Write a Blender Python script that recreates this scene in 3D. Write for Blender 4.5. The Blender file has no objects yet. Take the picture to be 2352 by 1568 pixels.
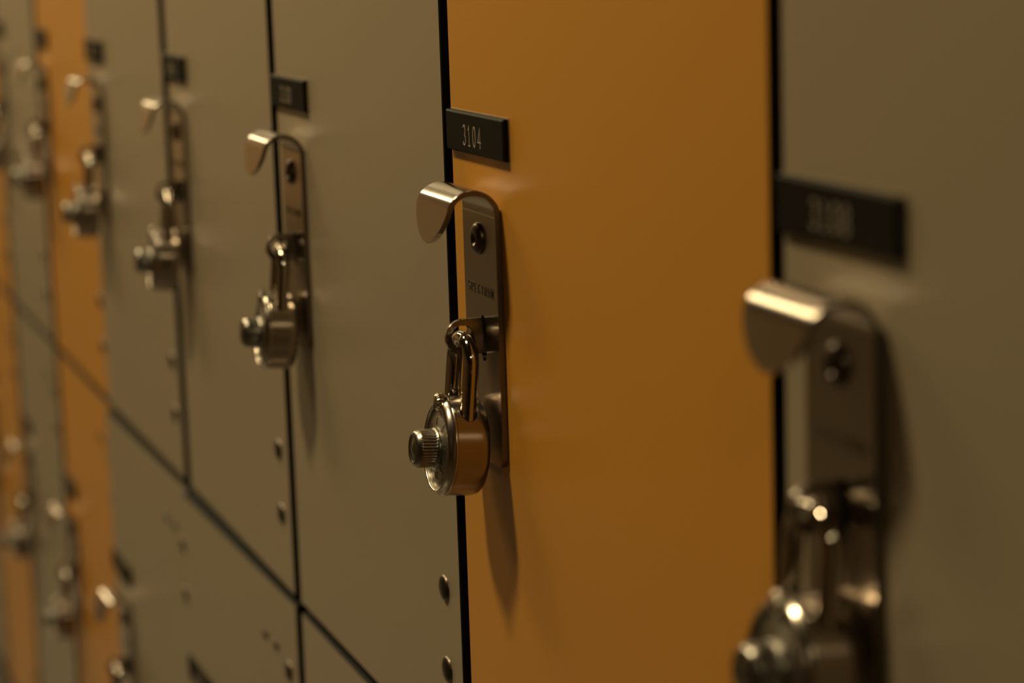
import bpy, bmesh, math, random
from mathutils import Vector, Matrix
random.seed(4)
C = bpy.context.scene.collection
MM = 0.001
P = 0.305            # locker width
DZ = -0.42           # measured heights -> heights above the floor
SPLIT = 0.9908
TH = 0.4159          # height of the upper lockers
TL = 0.500           # height of the lower lockers

# ------------------------------------------------------------------ materials
def new_mat(name):
    m = bpy.data.materials.new(name); m.use_nodes = True
    nt = m.node_tree
    return m, nt, nt.nodes['Principled BSDF']

def paint(name, col, rough=0.4, var=0.04, bump=0.02, spec=0.5, scale=900):
    m, nt, b = new_mat(name)
    tc = nt.nodes.new('ShaderNodeTexCoord')
    n = nt.nodes.new('ShaderNodeTexNoise'); n.inputs['Scale'].default_value = 5; n.inputs['Detail'].default_value = 5
    nt.links.new(tc.outputs['Object'], n.inputs['Vector'])
    mr = nt.nodes.new('ShaderNodeMapRange'); mr.inputs['To Min'].default_value = 1-var; mr.inputs['To Max'].default_value = 1+var
    nt.links.new(n.outputs['Fac'], mr.inputs['Value'])
    mx = nt.nodes.new('ShaderNodeVectorMath'); mx.operation = 'SCALE'; mx.inputs[0].default_value = col
    nt.links.new(mr.outputs[0], mx.inputs['Scale'])
    nt.links.new(mx.outputs[0], b.inputs['Base Color'])
    b.inputs['Roughness'].default_value = rough
    b.inputs['Specular IOR Level'].default_value = spec
    if bump:
        n2 = nt.nodes.new('ShaderNodeTexNoise'); n2.inputs['Scale'].default_value = scale; n2.inputs['Detail'].default_value = 2
        nt.links.new(tc.outputs['Object'], n2.inputs['Vector'])
        bp = nt.nodes.new('ShaderNodeBump'); bp.inputs['Strength'].default_value = bump; bp.inputs['Distance'].default_value = 0.0005
        nt.links.new(n2.outputs['Fac'], bp.inputs['Height']); nt.links.new(bp.outputs[0], b.inputs['Normal'])
    return m

def metal(name, col, rough, brush=None, var=0.06, bump=0.05):
    """brush: per-axis noise scale, giving fine brushed lines"""
    m, nt, b = new_mat(name)
    b.inputs['Metallic'].default_value = 1
    b.inputs['Base Color'].default_value = (*col, 1)
    b.inputs['Roughness'].default_value = rough
    if brush:
        tc = nt.nodes.new('ShaderNodeTexCoord')
        mp = nt.nodes.new('ShaderNodeMapping'); mp.inputs['Scale'].default_value = brush
        nt.links.new(tc.outputs['Object'], mp.inputs['Vector'])
        n = nt.nodes.new('ShaderNodeTexNoise'); n.inputs['Scale'].default_value = 1; n.inputs['Detail'].default_value = 3
        nt.links.new(mp.outputs[0], n.inputs['Vector'])
        mr = nt.nodes.new('ShaderNodeMapRange'); mr.inputs['To Min'].default_value = rough-var; mr.inputs['To Max'].default_value = rough+var
        nt.links.new(n.outputs['Fac'], mr.inputs['Value']); nt.links.new(mr.outputs[0], b.inputs['Roughness'])
        bp = nt.nodes.new('ShaderNodeBump'); bp.inputs['Strength'].default_value = bump; bp.inputs['Distance'].default_value = 0.0002
        nt.links.new(n.outputs['Fac'], bp.inputs['Height']); nt.links.new(bp.outputs[0], b.inputs['Normal'])
    return m

M = {
 'grey': paint('grey_laminate', (0.265, 0.218, 0.150), 0.36, 0.03),
 'yellow': paint('yellow_laminate', (0.49, 0.222, 0.026), 0.36, 0.03),
 'core': paint('black_core', (0.010, 0.010, 0.008), 0.7, 0.1, 0, 0.2),
 'carcass': paint('black_carcass', (0.008, 0.008, 0.007), 0.8, 0.1, 0, 0.1),
 'plate': paint('black_engraving_plastic', (0.009, 0.0075, 0.0055), 0.55, 0.05, 0.02, 0.06),
 'backing': paint('cream_adhesive_backing', (0.34, 0.27, 0.17), 0.6, 0.03, 0),
 'engrave': paint('pale_engraving', (0.42, 0.36, 0.28), 0.35, 0.03, 0, 0.8),
 'ink': paint('black_ink', (0.012, 0.010, 0.008), 0.5, 0.03, 0),
 'strap': metal('brushed_stainless_strap', (0.54, 0.48, 0.41), 0.20, (4000, 4000, 80), 0.04, 0.03),
 'staple': metal('steel_staple', (0.32, 0.28, 0.23), 0.22),
 'strap_edge': metal('sheared_strap_edge', (0.20, 0.17, 0.13), 0.5),
 'rivet': metal('dull_steel_rivet', (0.12, 0.10, 0.08), 0.36),
 'case': metal('brushed_stainless_case', (0.36, 0.31, 0.26), 0.22, (3500, 3500, 3500), 0.04, 0.03),
 'chrome': metal('polished_chrome', (0.50, 0.45, 0.38), 0.07),
 'bezel': metal('satin_chrome_bezel', (0.50, 0.45, 0.38), 0.22),
 'knob': metal('satin_zinc_knob', (0.25, 0.235, 0.20), 0.28),
 'dial': metal('spun_steel_dial', (0.42, 0.40, 0.34), 0.42),
 'dark_screw': metal('dark_screw', (0.12, 0.10, 0.08), 0.45),
}

for mn, ax, an in (('case', 'Y', 0.85), ('strap', 'X', 0.6), ('dial', 'Y', 0.5)):
    cb = M[mn].node_tree.nodes['Principled BSDF']
    tg = M[mn].node_tree.nodes.new('ShaderNodeTangent'); tg.direction_type = 'RADIAL'; tg.axis = ax
    M[mn].node_tree.links.new(tg.outputs[0], cb.inputs['Tangent'])
    cb.inputs['Anisotropic'].default_value = an
    cb.inputs['Anisotropic Rotation'].default_value = 0.25

# ------------------------------------------------------------------ helpers
def link(o, parent=None):
    C.objects.link(o)
    if parent is not None: o.parent = parent
    return o

def build(name, bm, mat, parent=None, smooth=35, loc=None):
    bmesh.ops.recalc_face_normals(bm, faces=bm.faces)
    me = bpy.data.meshes.new(name); bm.to_mesh(me); bm.free()
    mats = mat if isinstance(mat, (list, tuple)) else [mat]
    for m in mats: me.materials.append(m)
    if smooth:
        for p in me.polygons: p.use_smooth = True
        me.set_sharp_from_angle(angle=math.radians(smooth))
    o = bpy.data.objects.new(name, me)
    if loc: o.location = loc
    return link(o, parent)

def box(bm, x0, x1, y0, y1, z0, z1, mi=0, bevel=0, segs=2):
    v = [bm.verts.new((x, y, z)) for x in (x0, x1) for y in (y0, y1) for z in (z0, z1)]
    idx = [(0,1,3,2), (4,6,7,5), (0,4,5,1), (2,3,7,6), (0,2,6,4), (1,5,7,3)]
    fs = [bm.faces.new([v[i] for i in f]) for f in idx]
    for f in fs: f.material_index = mi
    if bevel:
        bmesh.ops.recalc_face_normals(bm, faces=fs)
        bmesh.ops.bevel(bm, geom=list({e for f in fs for e in f.edges}), offset=bevel, segments=segs, profile=0.5, affect='EDGES')
    return fs

def lathe(bm, prof, segs=48, cx=0, cz=0, radmod=None, y0=0):
    """revolve (radius, y) about the y axis"""
    rings = []
    for r, y in prof:
        if r < 1e-7:
            rings.append([bm.verts.new((cx, y+y0, cz))])
        else:
            ring = []
            for k in range(segs):
                a = 2*math.pi*k/segs
                rr = radmod(r, y, a) if radmod else r
                ring.append(bm.verts.new((cx+rr*math.cos(a), y+y0, cz+rr*math.sin(a))))
            rings.append(ring)
    for a, b in zip(rings, rings[1:]):
        if len(a) == 1 and len(b) == 1: continue
        for k in range(segs):
            k2 = (k+1) % segs
            if len(a) == 1: bm.faces.new((a[0], b[k2], b[k]))
            elif len(b) == 1: bm.faces.new((a[k], a[k2], b[0]))
            else: bm.faces.new((a[k], a[k2], b[k2], b[k]))

def tube(bm, pts, r, segs=20, caps=True):
    pts = [Vector(p) for p in pts]
    rings = []
    n = None
    for i, p in enumerate(pts):
        t = (pts[min(i+1, len(pts)-1)]-pts[max(i-1, 0)]).normalized()
        if n is None:
            n = t.orthogonal().normalized()
        n = (n - t*n.dot(t)).normalized(); b = t.cross(n)
        rings.append([bm.verts.new(p+(n*math.cos(2*math.pi*k/segs)+b*math.sin(2*math.pi*k/segs))*r) for k in range(segs)])
    for a, b in zip(rings, rings[1:]):
        for k in range(segs):
            k2 = (k+1) % segs
            bm.faces.new((a[k], a[k2], b[k2], b[k]))
    if caps:
        bm.faces.new(rings[0]); bm.faces.new(rings[-1])

def plate2d(bm, outer, holes, to3, t0, t1):
    """extruded plate with holes; outline in (a,b), to3(a,b,t)->xyz"""
    loops = [outer]+holes
    for side in (t0, t1):
        edges = []
        for lp in loops:
            vs = [bm.verts.new(to3(a, b, side)) for a, b in lp]
            edges += [bm.edges.new((vs[i], vs[(i+1) % len(vs)])) for i in range(len(vs))]
        bmesh.ops.triangle_fill(bm, edges=edges, use_beauty=True)
    for lp in loops:
        va = [bm.verts.new(to3(a, b, t0)) for a, b in lp]; vb = [bm.verts.new(to3(a, b, t1)) for a, b in lp]
        n = len(lp)
        for i in range(n):
            bm.faces.new((va[i], va[(i+1) % n], vb[(i+1) % n], vb[i]))
    bmesh.ops.remove_doubles(bm, verts=bm.verts, dist=1e-6)

def arc(cx, cy, rx, ry, a0, a1, n):
    return [(cx+rx*math.cos(math.radians(a0+(a1-a0)*i/n)), cy+ry*math.sin(math.radians(a0+(a1-a0)*i/n))) for i in range(n+1)]

# single stroke engraving letters on a 4 x 6 grid
GL = {
 '0': [arc(2, 3, 1.7, 3, 0, 360, 24)],
 '1': [[(0.8, 4.7), (2, 6), (2, 0)], [(0.8, 0), (3.2, 0)]],
 '2': [arc(2, 4.4, 1.7, 1.6, 170, -30, 12)+[(0.2, 0), (3.8, 0)]],
 '3': [arc(2, 4.6, 1.5, 1.4, 150, -90, 12), arc(2, 1.6, 1.7, 1.6, 90, -150, 14)],
 '4': [[(3.0, 0), (3.0, 6), (0.2, 1.7), (3.9, 1.7)]],
 '5': [[(3.6, 6), (0.7, 6), (0.5, 3.4)]+arc(1.9, 1.9, 1.8, 1.9, 125, -150, 14)],
 '6': [arc(2, 1.8, 1.7, 1.8, 0, 360, 20), [(0.3, 1.9), (0.6, 3.8), (1.6, 5.5), (2.8, 6)]],
 '7': [[(0.3, 6), (3.8, 6), (1.4, 0)]],
 '8': [arc(2, 4.5, 1.4, 1.5, 0, 360, 20), arc(2, 1.5, 1.75, 1.5, 0, 360, 20)],
 '9': [arc(2, 4.2, 1.7, 1.8, 0, 360, 20), [(3.7, 4.1), (3.4, 2.2), (2.4, 0.5), (1.2, 0)]],
 'S': [arc(2, 4.5, 1.6, 1.5, 30, 270, 12)+arc(2, 1.5, 1.6, 1.5, 90, -150, 12)[1:]],
 'P': [[(0.4, 0), (0.4, 6), (2.2, 6)]+arc(2.2, 4.5, 1.5, 1.5, 90, -90, 10)[1:]+[(0.4, 3)]],
 'E': [[(3.6, 6), (0.4, 6), (0.4, 0), (3.6, 0)], [(0.4, 3.1), (3.0, 3.1)]],
 'C': [arc(2.2, 3, 1.8, 3, 50, 310, 18)],
 'T': [[(0.1, 6), (3.9, 6)], [(2, 6), (2, 0)]],
 'R': [[(0.4, 0), (0.4, 6), (2.2, 6)]+arc(2.2, 4.5, 1.5, 1.5, 90, -90, 10)[1:]+[(0.4, 3)], [(2.2, 3), (3.8, 0)]],
 'U': [[(0.4, 6), (0.4, 1.8)]+arc(2, 1.8, 1.6, 1.8, 180, 360, 12)[1:]+[(3.6, 6)]],
 'M': [[(0.2, 0), (0.2, 6), (2, 2), (3.8, 6), (3.8, 0)]],
}
def strokes(bm, text, cx, cz, h, w, gap, sw, place):
    """text centred on (cx,cz); place(a,b) -> list of (front, back) 3d points"""
    n = len(text); tot = n*w+(n-1)*gap
    for i, ch in enumerate(text):
        ox = cx-tot/2+i*(w+gap)
        for line in GL[ch]:
            pts = [(ox+a/4*w, cz-h/2+b/6*h) for a, b in line]
            closed = math.hypot(pts[0][0]-pts[-1][0], pts[0][1]-pts[-1][1]) < 1e-6
            if closed: pts = pts[:-1]
            m = len(pts); rows = []
            for k in range(m):
                a = pts[k-1] if (closed or k) else None; c = pts[(k+1) % m] if (closed or k < m-1) else None; p = pts[k]
                def unit(u, v):
                    L = math.hypot(v[0]-u[0], v[1]-u[1]); return ((v[0]-u[0])/L, (v[1]-u[1])/L)
                d1 = unit(a, p) if a else unit(p, c); d2 = unit(p, c) if c else d1
                nx, nz = -(d1[1]+d2[1]), d1[0]+d2[0]; L = math.hypot(nx, nz) or 1
                nx, nz = nx/L, nz/L
                cs = max(nx*-d1[1]+nz*d1[0], 0.45); hw = sw/2/cs
                ex = (-d1[0]*sw/2 if not a else (d1[0]*sw/2 if not c else 0)); ez = (-d1[1]*sw/2 if not a else (d1[1]*sw/2 if not c else 0))
                q = [(p[0]+ex+nx*hw, p[1]+ez+nz*hw), (p[0]+ex-nx*hw, p[1]+ez-nz*hw)]
                rows.append([bm.verts.new(place(q[0][0], q[0][1], 0)), bm.verts.new(place(q[1][0], q[1][1], 0)),
                             bm.verts.new(place(q[1][0], q[1][1], 1)), bm.verts.new(place(q[0][0], q[0][1], 1))])
            prs = list(zip(rows, rows[1:]))+([(rows[-1], rows[0])] if closed else [])
            for u, v in prs:
                for k in range(4): bm.faces.new((u[k], u[(k+1) % 4], v[(k+1) % 4], v[k]))
            if not closed: bm.faces.new(rows[0]); bm.faces.new(rows[-1])

# ------------------------------------------------------------------ locker fittings (origin: left gap centre, z=0 at measured zero)
def thing(name, label, cat, loc, group=None):
    o = bpy.data.objects.new(name, None); o.empty_display_size = 0.05
    o.location = loc; C.objects.link(o)
    o['label'] = label; o['category'] = cat
    if group: o['group'] = group
    return o

HZ = 0.9908   # fittings are modelled in metres relative to the top locker's lower edge

def fx(x): return x*MM
def fz(z): return (z-990.8)*MM

XL, XR, XM = 23.4, 63.6, 43.5
TK = 2.2
def strap_mesh():
    bm = bmesh.new()
    # flat part with slot, thickness in y from -0.4 to -0.4-TK
    zt = 1243.0
    outer = [(XL, zt), (XR, zt)]
    outer += arc(XR-5, 1144.6+5, 5, 5, 0, -90, 6) + arc(XL+5, 1144.6+5, 5, 5, -90, -180, 6)
    slot = arc(44.9, 1200.2, 2.9, 2.9, 0, 180, 8)+arc(44.9, 1187.6, 2.9, 2.9, 180, 360, 8)
    plate2d(bm, outer, [slot], lambda a, b, t: (fx(a), t*MM, fz(b)), -0.3, -0.3-TK)
    # hook: centre-line of the sheet (y, z), and half width
    path = [(-0.3-TK/2, 1243.0), (-0.3-TK/2, 1244.6), (-1.9, 1247.4), (-3.6, 1250.0), (-6.0, 1252.1), (-8.8, 1253.2), (-11.6, 1253.6),
            (-14.4, 1253.2), (-16.8, 1252.1), (-18.7, 1250.5), (-20.0, 1248.5), (-20.6, 1246.6), (-20.9, 1245.2)] + [(-20.9-0.23*(1245.2-z), z) for z in (1243.4, 1241.4, 1239.4, 1237.6, 1236, 1234.8, 1233.9, 1233.3)]
    # densify with catmull-rom
    pp = []
    for i in range(len(path)-1):
        p0 = Vector(path[max(i-1, 0)]); p1 = Vector(path[i]); p2 = Vector(path[i+1]); p3 = Vector(path[min(i+2, len(path)-1)])
        for k in range(6):
            t = k/6
            pp.append(0.5*((2*p1)+(p2-p0)*t+(2*p0-5*p1+4*p2-p3)*t*t+(3*p1-p0-3*p2+p3)*t**3))
    pp.append(Vector(path[-1]))
    hw = (XR-XL)/2; ztap = 1247.6; ztip = 1233.4
    rows = []
    for i, p in enumerate(pp):
        t = (pp[min(i+1, len(pp)-1)]-pp[max(i-1, 0)]).normalized()
        nrm = Vector((-t.y, t.x))       # points outward (away from the bend centre)
        w = hw
        if p.x < -12 and p.y < ztap:
            f = min((ztap-p.y)/(ztap-ztip), 1.0)
            w = hw*max(1-f**1.55, 0.0)**0.55
            w = max(w, 0.8)
        th = TK*0.42
        a, b = p+nrm*th, p-nrm*th
        e = min(0.35, w*0.4)
        sect = [(XM-w, b), (XM-w, a), (XM-w+e, p+nrm*TK/2), (XM+w-e, p+nrm*TK/2), (XM+w, a), (XM+w, b), (XM+w-e, p-nrm*TK/2), (XM-w+e, p-nrm*TK/2)]
        rows.append([bm.verts.new((fx(x), q.x*MM, fz(q.y))) for x, q in sect])
    for a, b in zip(rows, rows[1:]):
        for k in range(8):
            bm.faces.new((a[k], a[(k+1) % 8], b[(k+1) % 8], b[k]))
    bm.faces.new(rows[0]); bm.faces.new(rows[-1])
    return bm

def eye_mesh():
    bm = bmesh.new()
    yc, zc = -10.9, 1195.0
    R = 7.1
    outer = arc(yc, zc, R, R, 90, 270, 24)+[(0.8, zc-R), (0.8, zc+R)]
    hole = arc(yc, zc+0.1, 4.5, 4.5, 0, 350, 28)
    plate2d(bm, outer, [hole], lambda a, b, t: (fx(t), a*MM, fz(b)), 42.2, 44.2)
    es = [e for e in bm.edges if len(e.link_faces) == 2 and e.calc_face_angle(0) > 1.2]
    bmesh.ops.bevel(bm, geom=es, offset=0.35*MM, segments=2, profile=0.5, affect='EDGES')
    return bm

def rivet_mesh(x, z, r, h, y0, dimple=True):
    bm = bmesh.new()
    if dimple:
        prof = [(r, 0.0), (r, -0.25*h), (r*0.93, -0.55*h), (r*0.78, -0.85*h), (r*0.6, -h), (r*0.42, -h), (r*0.34, -0.8*h), (r*0.26, -0.5*h), (r*0.12, -0.45*h), (0, -0.45*h)]
    else:
        prof = [(r, 0.0), (r*0.97, -0.3*h), (r*0.85, -0.62*h), (r*0.6, -0.88*h), (r*0.3, -0.98*h), (0, -h)]
    lathe(bm, [(a*MM, b*MM) for a, b in prof], 28, fx(x), fz(z), None, y0*MM)
    return bm

def number_plate(parent, text, drop):
    bm = bmesh.new()
    z0, z1 = 1265.8, 1282.0
    # body with chamfered front edges
    a = [(5.6, z0), (76.2, z0), (76.2, z1), (5.6, z1)]
    def ins(q, d): return [(q[0][0]+d, q[0][1]+d), (q[1][0]-d, q[1][1]+d), (q[2][0]-d, q[2][1]-d), (q[3][0]+d, q[3][1]-d)]
    lv = [(a, -0.35), (a, -1.9), (ins(a, 0.8), -2.6)]
    rows = [[bm.verts.new((fx(x), y*MM, fz(z))) for x, z in q] for q, y in lv]
    for r1, r2 in zip(rows, rows[1:]):
        for k in range(4): bm.faces.new((r1[k], r1[(k+1) % 4], r2[(k+1) % 4], r2[k]))
    bm.faces.new(rows[0]); bm.faces.new(rows[-1])
    pl = build('number_plate', bm, M['plate'], parent, 20)
    bm = bmesh.new(); box(bm, fx(5.9), fx(76.6), -0.35*MM, -0.04*MM, fz(1266.4), fz(1282.35))
    build('adhesive_backing', bm, M['backing'], pl, 0)
    bm = bmesh.new()
    strokes(bm, text, 38.9, 1273.0, 7.8, 3.7, 2.5, 0.42, lambda x, z, t: (fx(x), (-2.75+0.14*t)*MM, fz(z)))
    n = build('number', bm, M['engrave'], pl, 0)
    return pl

# ------------------------------------------------------------------ lockers
GAP = {   # right edge of the left door, left edge of the right door, relative to each gap's centre (mm)
 2: (-5, 5), 1: (-3.4, 5.2), 0: (-6.6, 4.6), -1: (-6.4, 7.6), -2: (-8, 12), -3: (-0.8, 1.6), -4: (-9, 11), -5: (-9, 11), -6: (-9, 11), -7: (-9, 11), -8: (-6, 6)}
GAP0 = dict(GAP); GAP0[-2] = (-3.5, 4.5); GAP0[-3] = (-2.5, 3.5)
AJAR = {(-3, 1): 2.0, (-3, 0): 6.0, (-2, 0): 5.5}     # how far the latch edge stands out, mm
def swing(t, i, tier):
    """turn the door and everything fixed to it about its hinge edge"""
    d = AJAR.get((i, tier), 0)
    if not d: return
    a = math.asin(d/300.0); h = 0.298
    for ch in t.children:
        if ch.name.split('.')[0] == 'carcass': continue
        ch.rotation_euler.z = a
        ch.location.x = h-h*math.cos(a); ch.location.y = -h*math.sin(a)
def locker(i, tier, colour, number, label, group=None, dtop=0, dbot=0, skew=0.0):
    zb = SPLIT if tier == 1 else SPLIT-TL
    H = TH if tier == 1 else TL
    t = thing('locker', label, 'locker', (i*P, 0, zb+DZ), group)
    G = GAP if tier else GAP0
    gl = G[i][1]; gr = P*1000+G[i+1][0]
    # carcass: open-fronted black box behind the door
    bm = bmesh.new(); w = 6*MM; x0, x1 = 0.4*MM, P-0.4*MM; y0, y1 = 13.2*MM, 400*MM
    z0, z1 = 0.3*MM, H-0.3*MM
    box(bm, x0, x0+w, y0, y1, z0, z1); box(bm, x1-w, x1, y0, y1, z0, z1)
    box(bm, x0+w, x1-w, y0, y1, z0, z0+w); box(bm, x0+w, x1-w, y0, y1, z1-w, z1)
    box(bm, x0+w, x1-w, y1-w, y1, z0+w, z1-w)
    build('carcass', bm, M['carcass'], t, 0)
    # door: faced board with a black core, its front face and edges
    bm = bmesh.new()
    zb0 = (2.6+dbot)*MM; zt0 = H-(2.6+dtop)*MM
    xa, xb = gl*MM, gr*MM
    c = 0.5*MM
    def ring(d, y):
        q = [(xa+d, zb0+d), (xb-d, zb0+d), (xb-d, zt0-d+skew*MM), (xa+d, zt0-d)]
        return [bm.verts.new((x, y, z)) for x, z in q]
    rows = [ring(0, 12.5*MM), ring(0, c), ring(c, 0)]
    for k, (r1, r2) in enumerate(zip(rows, rows[1:])):
        for s in range(4):
            f = bm.faces.new((r1[s], r1[(s+1) % 4], r2[(s+1) % 4], r2[s])); f.material_index = 1
    bm.faces.new(rows[0]).material_index = 1
    bm.faces.new(rows[-1]).material_index = 0
    door = build('door', bm, [M[colour], M['core']], t, 0)
    hx = gr-21.0
    if tier == 1: hz = (990.8+45.2, 990.8+82.0, 990.8+H*1000-20, 990.8+H*1000-46)
    else: hz = (990.8+45.2, 990.8+82.0, 990.8+H*1000-46.5, 990.8+H*1000-82)
    for z in hz: build('rivet', rivet_mesh(hx, z, 6.0, 2.2, -0.02, False), M['rivet'], door)
    if tier == 0:
        for dx in (-48, -73): build('screw', rivet_mesh(P*1000+G[i+1][0]+dx, 990.8+H*1000-39.3, 3.4, 1.2, -0.02, True), M['dark_screw'], door)
    number_plate(t, number, 0) if tier == 1 else None
    # everything on the lower lockers sits at the same drop below its own top edge
    return t, gl

proto = {}
def fittings(t, tier, number):
    """handle strap, its rivet, lettering, black slot shade sheet, staple; lower tier copies sit one locker height lower"""
    if not proto:
        s = build('handle', strap_mesh(), [M['strap'], M['strap_edge']], t, 16)
        for p in s.data.polygons:
            if abs(p.normal.x) > 0.6 or (p.normal.z < -0.6 and p.center.z < fz(1152)): p.material_index = 1
        parts = [s]
        build('rivet', rivet_mesh(42.6, 1233.3, 6.4, 2.3, -2.45, True), M['rivet'], s)
        bm = bmesh.new()
        strokes(bm, 'SPECTRUM', 43.2, 1213.1, 3.4, 2.5, 1.6, 0.42, lambda x, z, q: (fx(x), (-2.62+0.1*q)*MM, fz(z)))
        build('lettering', bm, M['ink'], s, 0)
        bm = bmesh.new(); box(bm, fx(40.8), fx(49.2), -0.28*MM, -0.02*MM, fz(1183.5), fz(1204.5))  # black sheet stands in for the shade inside the slot's hole
        build('slot_shade', bm, M['core'], s, 0)
        e = build('staple', eye_mesh(), M['staple'], t, 40)
        proto['src'] = [s, e]
        return
    for src in proto['src']:
        c = src.copy(); link(c, t)
        for g in list(src.children):
            d = g.copy(); link(d, c)

# ------------------------------------------------------------------ combination padlock (origin: middle of the shackle's bow)
def padlock_parts(t):
    zc = -44.0
    # case
    bm = bmesh.new()
    seg = 96
    Rr = 18.8
    def flat(r, y, a):          # shoulders cut where the shackle enters
        return r
    prof = [(0, 7.3), (15.2, 7.3), (17.0, 6.9), (18.0, 6.0), (18.6, 4.8), (Rr, 3.4), (Rr, 1.7), (Rr, 0), (Rr, -1.7), (Rr, -3.4), (Rr, -5), (Rr, -6.6), (Rr-0.3, -6.9), (0, -6.9)]
    rings = []
    lathe(bm, [(a*MM, b*MM) for a, b in prof], seg, 0, zc*MM)
    # the body is a little taller above its middle than below
    for v in bm.verts:
        z = v.co.z/MM-zc
        if z > 0: v.co.z = (zc+z*1.115)*MM
    case = build('case', bm, M['case'], t, 40)
    # round sockets cut where the legs enter
    bm = bmesh.new()
    for sx in (-1, 1):
        res = bmesh.ops.create_cone(bm, cap_ends=True, segments=40, radius1=3.55*MM, radius2=3.55*MM, depth=14*MM,
                                    matrix=Matrix.Translation((sx*11.0*MM, -1.2*MM, (zc+10.6+7.0)*MM)))
    cutter = build('cutter', bm, M['case'], None, 0)
    md = case.modifiers.new('cut', 'BOOLEAN'); md.operation = 'DIFFERENCE'; md.object = cutter; md.solver = 'EXACT'
    case.parent = None
    bpy.context.view_layer.update()
    dg = bpy.context.evaluated_depsgraph_get()
    me = bpy.data.meshes.new_from_object(case.evaluated_get(dg)); me.name = 'case'
    case.modifiers.clear(); case.data = me; case.parent = t
    for p in me.polygons: p.use_smooth = True
    me.set_sharp_from_angle(angle=math.radians(35))
    bpy.data.objects.remove(cutter)
    # bezel
    bm = bmesh.new()
    bp = [(17.8, -6.4), (18.8, -6.5), (19.15, -7.0), (19.1, -7.6), (18.7, -7.9), (18.3, -8.1), (17.8, -9.0), (17.5, -9.9), (17.2, -10.4), (16.8, -10.6), (16.4, -10.4), (16.2, -9.9), (16.1, -8.6), (15.2, -8.6)]
    lathe(bm, [(a*MM, b*MM) for a, b in bp], seg, 0, zc*MM)
    for v in bm.verts:
        z = v.co.z/MM-zc; q = math.hypot(v.co.x/MM, z)
        if z > 0 and q > 16.9: v.co.z = (zc+z*(1+0.115*min((q-16.9)/0.8, 1)))*MM
    bz = build('bezel', bm, M['bezel'], t, 50)
    # fluted index boss at the top of the bezel with its dark arrow
    bm = bmesh.new()
    bc = zc+18.6
    n = 60
    prev = None
    prof = [(3.7, -8.6), (3.7, -9.8), (3.4, -10.8), (2.6, -11.6), (1.4, -12.0), (0.0, -12.1)]
    lathe(bm, [(a*MM, b*MM) for a, b in prof], n, 0, bc*MM, lambda r, y, a: r*(1+0.06*math.cos(a*16)) if r > 0.9*MM else r)
    build('index_boss', bm, M['bezel'], bz, 25)
    bm = bmesh.new()
    q = [(-0.9, bc-0.6), (0.9, bc-0.6), (0.0, bc-2.8)]
    f = [bm.verts.new((x*MM, -12.05*MM, z*MM)) for x, z in q]; g = [bm.verts.new((x*MM, -10.6*MM, z*MM)) for x, z in q]
    bm.faces.new(f)
    for k in range(3): bm.faces.new((f[k], f[(k+1) % 3], g[(k+1) % 3], g[k]))
    build('index_arrow', bm, M['ink'], bz, 0)
    # dial
    bm = bmesh.new()
    lathe(bm, [(a*MM, b*MM) for a, b in [(15.9, -8.5), (15.8, -9.0), (15.5, -9.2), (10.5, -9.9), (8.2, -10.1), (0, -10.1)]], seg, 0, zc*MM)
    dial = build('dial', bm, M['dial'], t, 50)
    bm = bmesh.new()
    TURN = math.radians(-9)
    def yd(r): return -9.2-0.7*(15.5-r)/5.0-0.05
    for k in range(40):
        a = 2*math.pi*k/40+TURN; d = Vector((math.sin(a), 0, math.cos(a))); s = Vector((math.cos(a), 0, -math.sin(a)))
        r0, r1 = (12.5, 15.2) if k % 5 == 0 else (13.2, 15.2)
        hw = 0.2
        q = []
        for (r, o) in ((r0, -hw), (r0, hw), (r1, hw), (r1, -hw)):
            p = d*r+s*o; q.append(bm.verts.new((p.x*MM, yd(r)*MM, (p.z+zc)*MM)))
        bm.faces.new(q)
    for k in range(8):
        a = 2*math.pi*k/8+TURN
        d = Vector((math.sin(a), 0, math.cos(a))); s = Vector((math.cos(a), 0, -math.sin(a)))
        def place(u, v, tt, d=d, s=s):
            p = s*u+d*(10.8+v); return (p.x*MM, (yd(10.8+v)-0.02+0.05*tt)*MM, (p.z+zc)*MM)
        strokes(bm, str(k*5), 0, 0, 2.7, 1.5, 0.8, 0.36, place)
    build('dial_marking', bm, M['ink'], dial, 0)
    # knob with skirt, flutes and a dished cap
    bm = bmesh.new()
    def flute(r, y, a):
        yy = y/MM
        if -17.6 < yy < -11.9: return r*(1-0.085*(0.5+0.5*math.cos(a*36))**5)
        return r
    kp = [(8.3, -10.0), (8.5, -10.6), (8.3, -11.2), (7.9, -11.6), (7.75, -12.0), (7.7, -17.0), (7.65, -17.7), (7.4, -18.1), (6.9, -19.0), (6.3, -19.7), (5.8, -19.9), (5.4, -19.7), (5.0, -19.4), (2.2, -19.6), (1.8, -19.9), (0, -20.1)]
    lathe(bm, [(a*MM, b*MM) for a, b in kp], 288, 0, zc*MM, flute)
    build('knob', bm, M['knob'], t, 40)
    for ch in t.children: ch.location.y = 1.2*MM
    # shackle
    bm = bmesh.new()
    pts = [(-11.0, 0, -35), (-11.0, 0, -20), (-11.0, 0, -15)]
    hw = 11.0
    for k in range(0, 25):
        a = math.pi-math.pi*k/24
        ca, sa = math.cos(a), math.sin(a)
        e = 0.8
        pts.append((hw*math.copysign(abs(ca)**e, ca), 0, -11.8+11.8*abs(sa)**e))
    pts += [(11.0, 0, -15), (11.0, 0, -20), (11.0, 0, -35)]
    tube(bm, [(x*MM, y*MM, z*MM) for x, y, z in pts], 3.2*MM, 24)
    build('shackle', bm, M['chrome'], t, 60)

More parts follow.
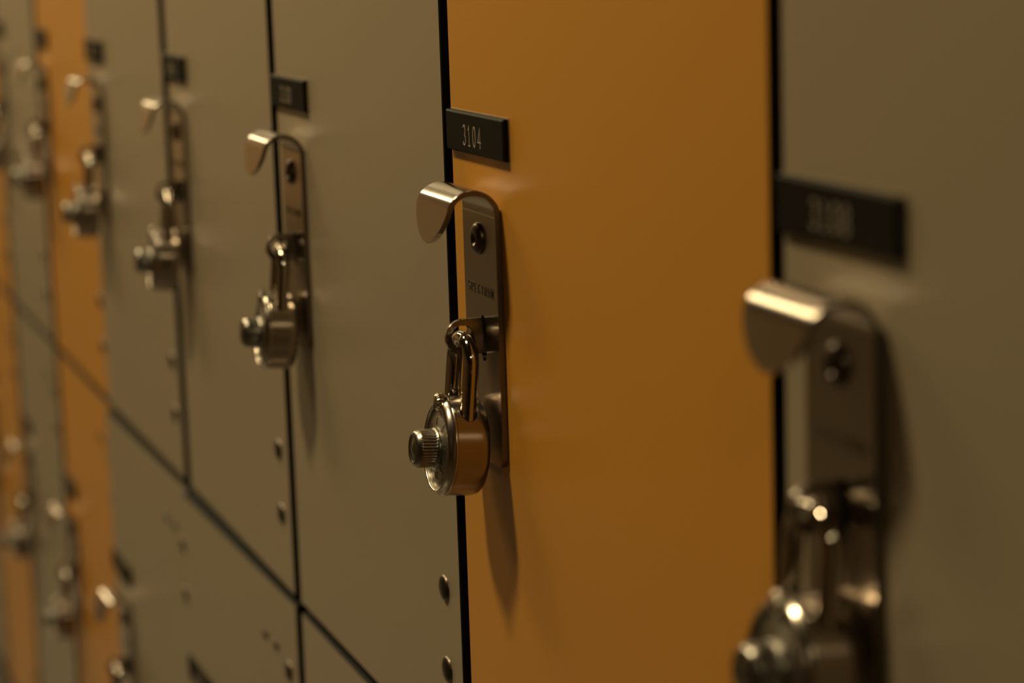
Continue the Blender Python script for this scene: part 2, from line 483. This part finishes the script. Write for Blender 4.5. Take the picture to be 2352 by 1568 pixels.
lock_src = None
def padlock(i, tier, label, tilt=4.5, yaw=0.0, turn=0, group=None):
    global lock_src
    dz = 0 if tier == 1 else -TH+0.010
    dj = AJAR.get((i, tier), 0)
    loc = (i*P+43.6*MM, (-10.3-dj*0.853)*MM, 1.1943+dz+DZ)
    t = thing('padlock', label, 'padlock', loc, group)
    t.rotation_euler = (math.radians(-tilt), 0, math.radians(yaw)+dj/300.0)
    if lock_src is None:
        padlock_parts(t); lock_src = t
        return t
    for ch in list(lock_src.children):
        c = ch.copy(); link(c, t)
        for g in list(ch.children):
            d = g.copy(); link(d, c)
    return t

G1 = 'lockers in the wall of lockers'
G2 = 'padlocks on the lockers'
COL = {1: 'grey', 0: 'yellow', -1: 'grey', -2: 'grey', -3: 'grey', -4: 'yellow', -5: 'grey', -6: 'yellow', -7: 'grey'}
NUM1 = {1: '3108', 0: '3104', -1: '3100', -2: '3096', -3: '3092', -4: '3088', -5: '3084', -6: '3080', -7: '3076'}
NUM0 = {1: '3107', 0: '3103', -1: '3099', -2: '3095', -3: '3091', -4: '3087', -5: '3083', -6: '3079', -7: '3075'}
LAB1 = {
 1: 'grey locker at the right edge, nearest and largest, with blurred black number plate',
 0: 'yellow locker with sharp black plate reading 3104, widest yellow locker',
 -1: 'grey upper locker directly left of the wide yellow locker 3104',
 -2: 'grey upper locker, second to the left of yellow locker 3104',
 -3: 'grey upper locker bordering the narrow distant yellow locker on its right side',
 -4: 'narrow blurred yellow upper locker left of the run of three grey upper lockers',
 -5: 'thin blurred grey upper locker just left of the narrow distant yellow upper locker',
 -6: 'sliver of yellow upper locker at the left edge of the picture',
 -7: 'farthest grey upper locker, beyond the yellow sliver at the left edge',
}
LAB0 = {
 1: 'grey lower locker beneath the nearest grey upper locker',
 0: 'yellow lower locker beneath the wide yellow locker 3104',
 -1: 'grey lower locker, corner showing below the diagonal seam left of yellow locker 3104',
 -2: 'grey lower locker with two small dark screws, at the bottom beneath the seam',
 -3: 'grey lower locker right of the narrow yellow lower locker, dark plate at its left edge',
 -4: 'narrow blurred yellow lower locker at the bottom left, hook of a grey locker overlapping it',
 -5: 'thin blurred grey lower locker between two distant yellow lower lockers',
 -6: 'thin yellow lower locker at the left edge, in the bottom left corner',
 -7: 'farthest grey lower locker, beyond the thin yellow one in the bottom left corner',
}
DT0 = {}
for i in range(1, -8, -1):
    for tier in (1, 0):
        t, gl = locker(i, tier, COL[i], None or (NUM1 if tier else NUM0)[i], (LAB1 if tier else LAB0)[i], G1,
                       dtop=(DT0.get(i, 0.4) if tier == 0 else 0), dbot=(0.3 if tier else 0))
        # fittings are modelled at the upper position relative to z=990.8; an upper locker's origin is there,
        # a lower locker's origin is one locker height lower with the same fittings
        if tier == 0: number_plate(t, NUM0[i], 0)
        fittings(t, tier, None)
        if tier == 0:
            for ch in t.children:
                if ch.name.split('.')[0] in ('number_plate', 'handle', 'staple'): ch.location.z = 10*MM+TL-TH
        swing(t, i, tier)

P1 = {
 1: 'large blurred padlock at the right edge, hanging on the nearest grey locker',
 0: 'sharp steel combination padlock with ridged knob on yellow locker 3104',
 -1: 'slightly blurred combination padlock on the grey locker just left of yellow locker 3104',
 -2: 'blurred padlock with dark knob, second to the left of the sharp padlock',
 -3: 'blurred upper padlock overlapping the right border of the narrow yellow locker',
 -4: 'very blurred upper padlock on the left border of the narrow yellow locker',
 -5: 'very blurred upper padlock nearest the left edge of the picture, on a thin grey locker',
 -6: 'farthest upper padlock, on the yellow sliver at the left edge',
}
P0 = {
 -3: 'blurred lower padlock cut by the bottom edge, right of the narrow yellow lower locker',
 -4: 'blurred lower padlock left of the narrow yellow lower locker, near the bottom',
 -5: 'blurred lower padlock on the thin grey lower locker between two yellow ones',
 -6: 'very blurred lower padlock on the thin yellow lower locker',
}
JT = {1: (5.0, 0.5), 0: (5.5, -3.5), -1: (5.0, -5), -2: (5.5, -7), -3: (5, -6), -4: (5.5, -8), -5: (5, -5), -6: (5.5, -6), -7: (5, 0)}
padlock(0, 1, P1[0], 5.5, -1.0, 0, G2)
for i in (1, -1, -2, -3, -4, -5, -6): padlock(i, 1, P1[i], JT[i][0], JT[i][1], 0, G2)
for i in (-3, -4, -5, -6): padlock(i, 0, P0[i], 5.2, JT[i][1]+1.5, 0, G2)

# ------------------------------------------------------------------ the corridor
def struct(name, bm, m, smooth=0):
    o = build(name, bm, m, None, smooth); o['kind'] = 'structure'; return o
X0, X1, Y0, Y1, ZC = -7.0, 7.6, -4.2, 0.46, 2.355
wallm = paint('beige_wall_paint', (0.30, 0.25, 0.18), 0.7, 0.03, 0.02)
floorm = paint('brown_floor_vinyl', (0.06, 0.048, 0.034), 0.35, 0.1, 0.02)
ceilm = paint('ceiling_paint', (0.20, 0.17, 0.13), 0.8, 0.03, 0.02)
# opposite wall: clad in panels, yellow ones among the grey
def panel_mat(axis='X', period=1.22, lo=0.70, phase=0.0, base=(0.15, 0.125, 0.09, 1)):
    m, nt, b = new_mat('panelled_wall')
    tc = nt.nodes.new('ShaderNodeTexCoord'); sx = nt.nodes.new('ShaderNodeSeparateXYZ'); nt.links.new(tc.outputs['Object'], sx.inputs[0])
    dv = nt.nodes.new('ShaderNodeMath'); dv.operation = 'DIVIDE'; dv.inputs[1].default_value = period
    ad = nt.nodes.new('ShaderNodeMath'); ad.operation = 'ADD'; ad.inputs[1].default_value = phase
    nt.links.new(sx.outputs[axis], ad.inputs[0]); nt.links.new(ad.outputs[0], dv.inputs[0])
    fr = nt.nodes.new('ShaderNodeMath'); fr.operation = 'FRACT'; nt.links.new(dv.outputs[0], fr.inputs[0])
    gt = nt.nodes.new('ShaderNodeMath'); gt.operation = 'GREATER_THAN'; gt.inputs[1].default_value = lo; nt.links.new(fr.outputs[0], gt.inputs[0])
    mx = nt.nodes.new('ShaderNodeMix'); mx.data_type = 'RGBA'
    mx.inputs['A'].default_value = base; mx.inputs['B'].default_value = (0.46, 0.21, 0.028, 1)
    nt.links.new(gt.outputs[0], mx.inputs['Factor']); nt.links.new(mx.outputs['Result'], b.inputs['Base Color'])
    b.inputs['Roughness'].default_value = 0.5
    return m
bm = bmesh.new(); box(bm, X0, X1, Y0, Y1, -0.1, 0); struct('floor', bm, floorm)
bm = bmesh.new(); box(bm, X0, X1, Y0, Y1, ZC, ZC+0.1); struct('ceiling', bm, ceilm)
bm = bmesh.new(); box(bm, X0, X1, Y1, Y1+0.1, 0, ZC); struct('wall_back', bm, wallm)
bm = bmesh.new(); box(bm, X0, X1, Y0-0.1, Y0, 0, ZC); struct('wall_front', bm, panel_mat())
bm = bmesh.new(); box(bm, X0-0.1, X0, Y0, Y1, 0, ZC); struct('wall_left', bm, panel_mat('Y', 5.0, 0.86, 6.40, (0.62, 0.53, 0.40, 1)))
bm = bmesh.new(); box(bm, X1, X1+0.1, Y0, Y1, 0, ZC); struct('wall_right', bm, wallm)
zb = SPLIT-TL+DZ
bm = bmesh.new(); box(bm, -7*P, 2*P, 0.02, 0.42, 0, zb); struct('trim_1', bm, M['carcass'])

# ------------------------------------------------------------------ light: warm ceiling lamps along the corridor
def lamp(x, y, power, r=0.07, col=(1.0, 0.785, 0.435)):
    l = bpy.data.lights.new('ceiling_lamp', 'AREA'); l.shape = 'DISK'; l.size = 2*r; l.energy = power; l.color = col
    o = bpy.data.objects.new('ceiling_lamp', l); o.location = (x, y, ZC-0.02); C.objects.link(o)
    return o
lamp(-0.26, -0.84, 27, 0.11)
def panel_lamp(x, power, sx=1.2, sy=0.3):
    o = lamp(x, -0.82, power); o.data.shape = 'RECTANGLE'; o.data.size = sx; o.data.size_y = sy
panel_lamp(-5.6, 40); panel_lamp(-3.6, 19); panel_lamp(-1.9, 28); lamp(2.9, -0.82, 14, 0.07)
w = bpy.data.worlds.new('world'); bpy.context.scene.world = w; w.use_nodes = True
w.node_tree.nodes['Background'].inputs[0].default_value = (0.02, 0.015, 0.01, 1)

# ------------------------------------------------------------------ camera
cam = bpy.data.cameras.new('camera'); cam.sensor_width = 36; cam.lens = 5290.4/2352*36
cam.clip_start = 0.02
co = bpy.data.objects.new('camera', cam); C.objects.link(co)
F = Vector((-0.93126009, 0.32036973, -0.17354502)); R = Vector((0.33042015, 0.94330135, -0.03170303)); U = Vector((-0.15354856, 0.08686654, 0.98431552))
mt = Matrix((R, U, -F)).transposed().to_4x4(); mt.translation = Vector((0.8950328, -0.28321177, 1.35+DZ))
co.matrix_world = mt
cam.dof.use_dof = True; cam.dof.focus_distance = 0.942; cam.dof.aperture_fstop = 7.2; cam.dof.aperture_blades = 0
bpy.context.scene.camera = co

vs = bpy.context.scene.view_settings
vs.view_transform = 'Standard'; vs.look = 'None'; vs.gamma = 1; vs.exposure = 0.06; vs.use_curve_mapping = False
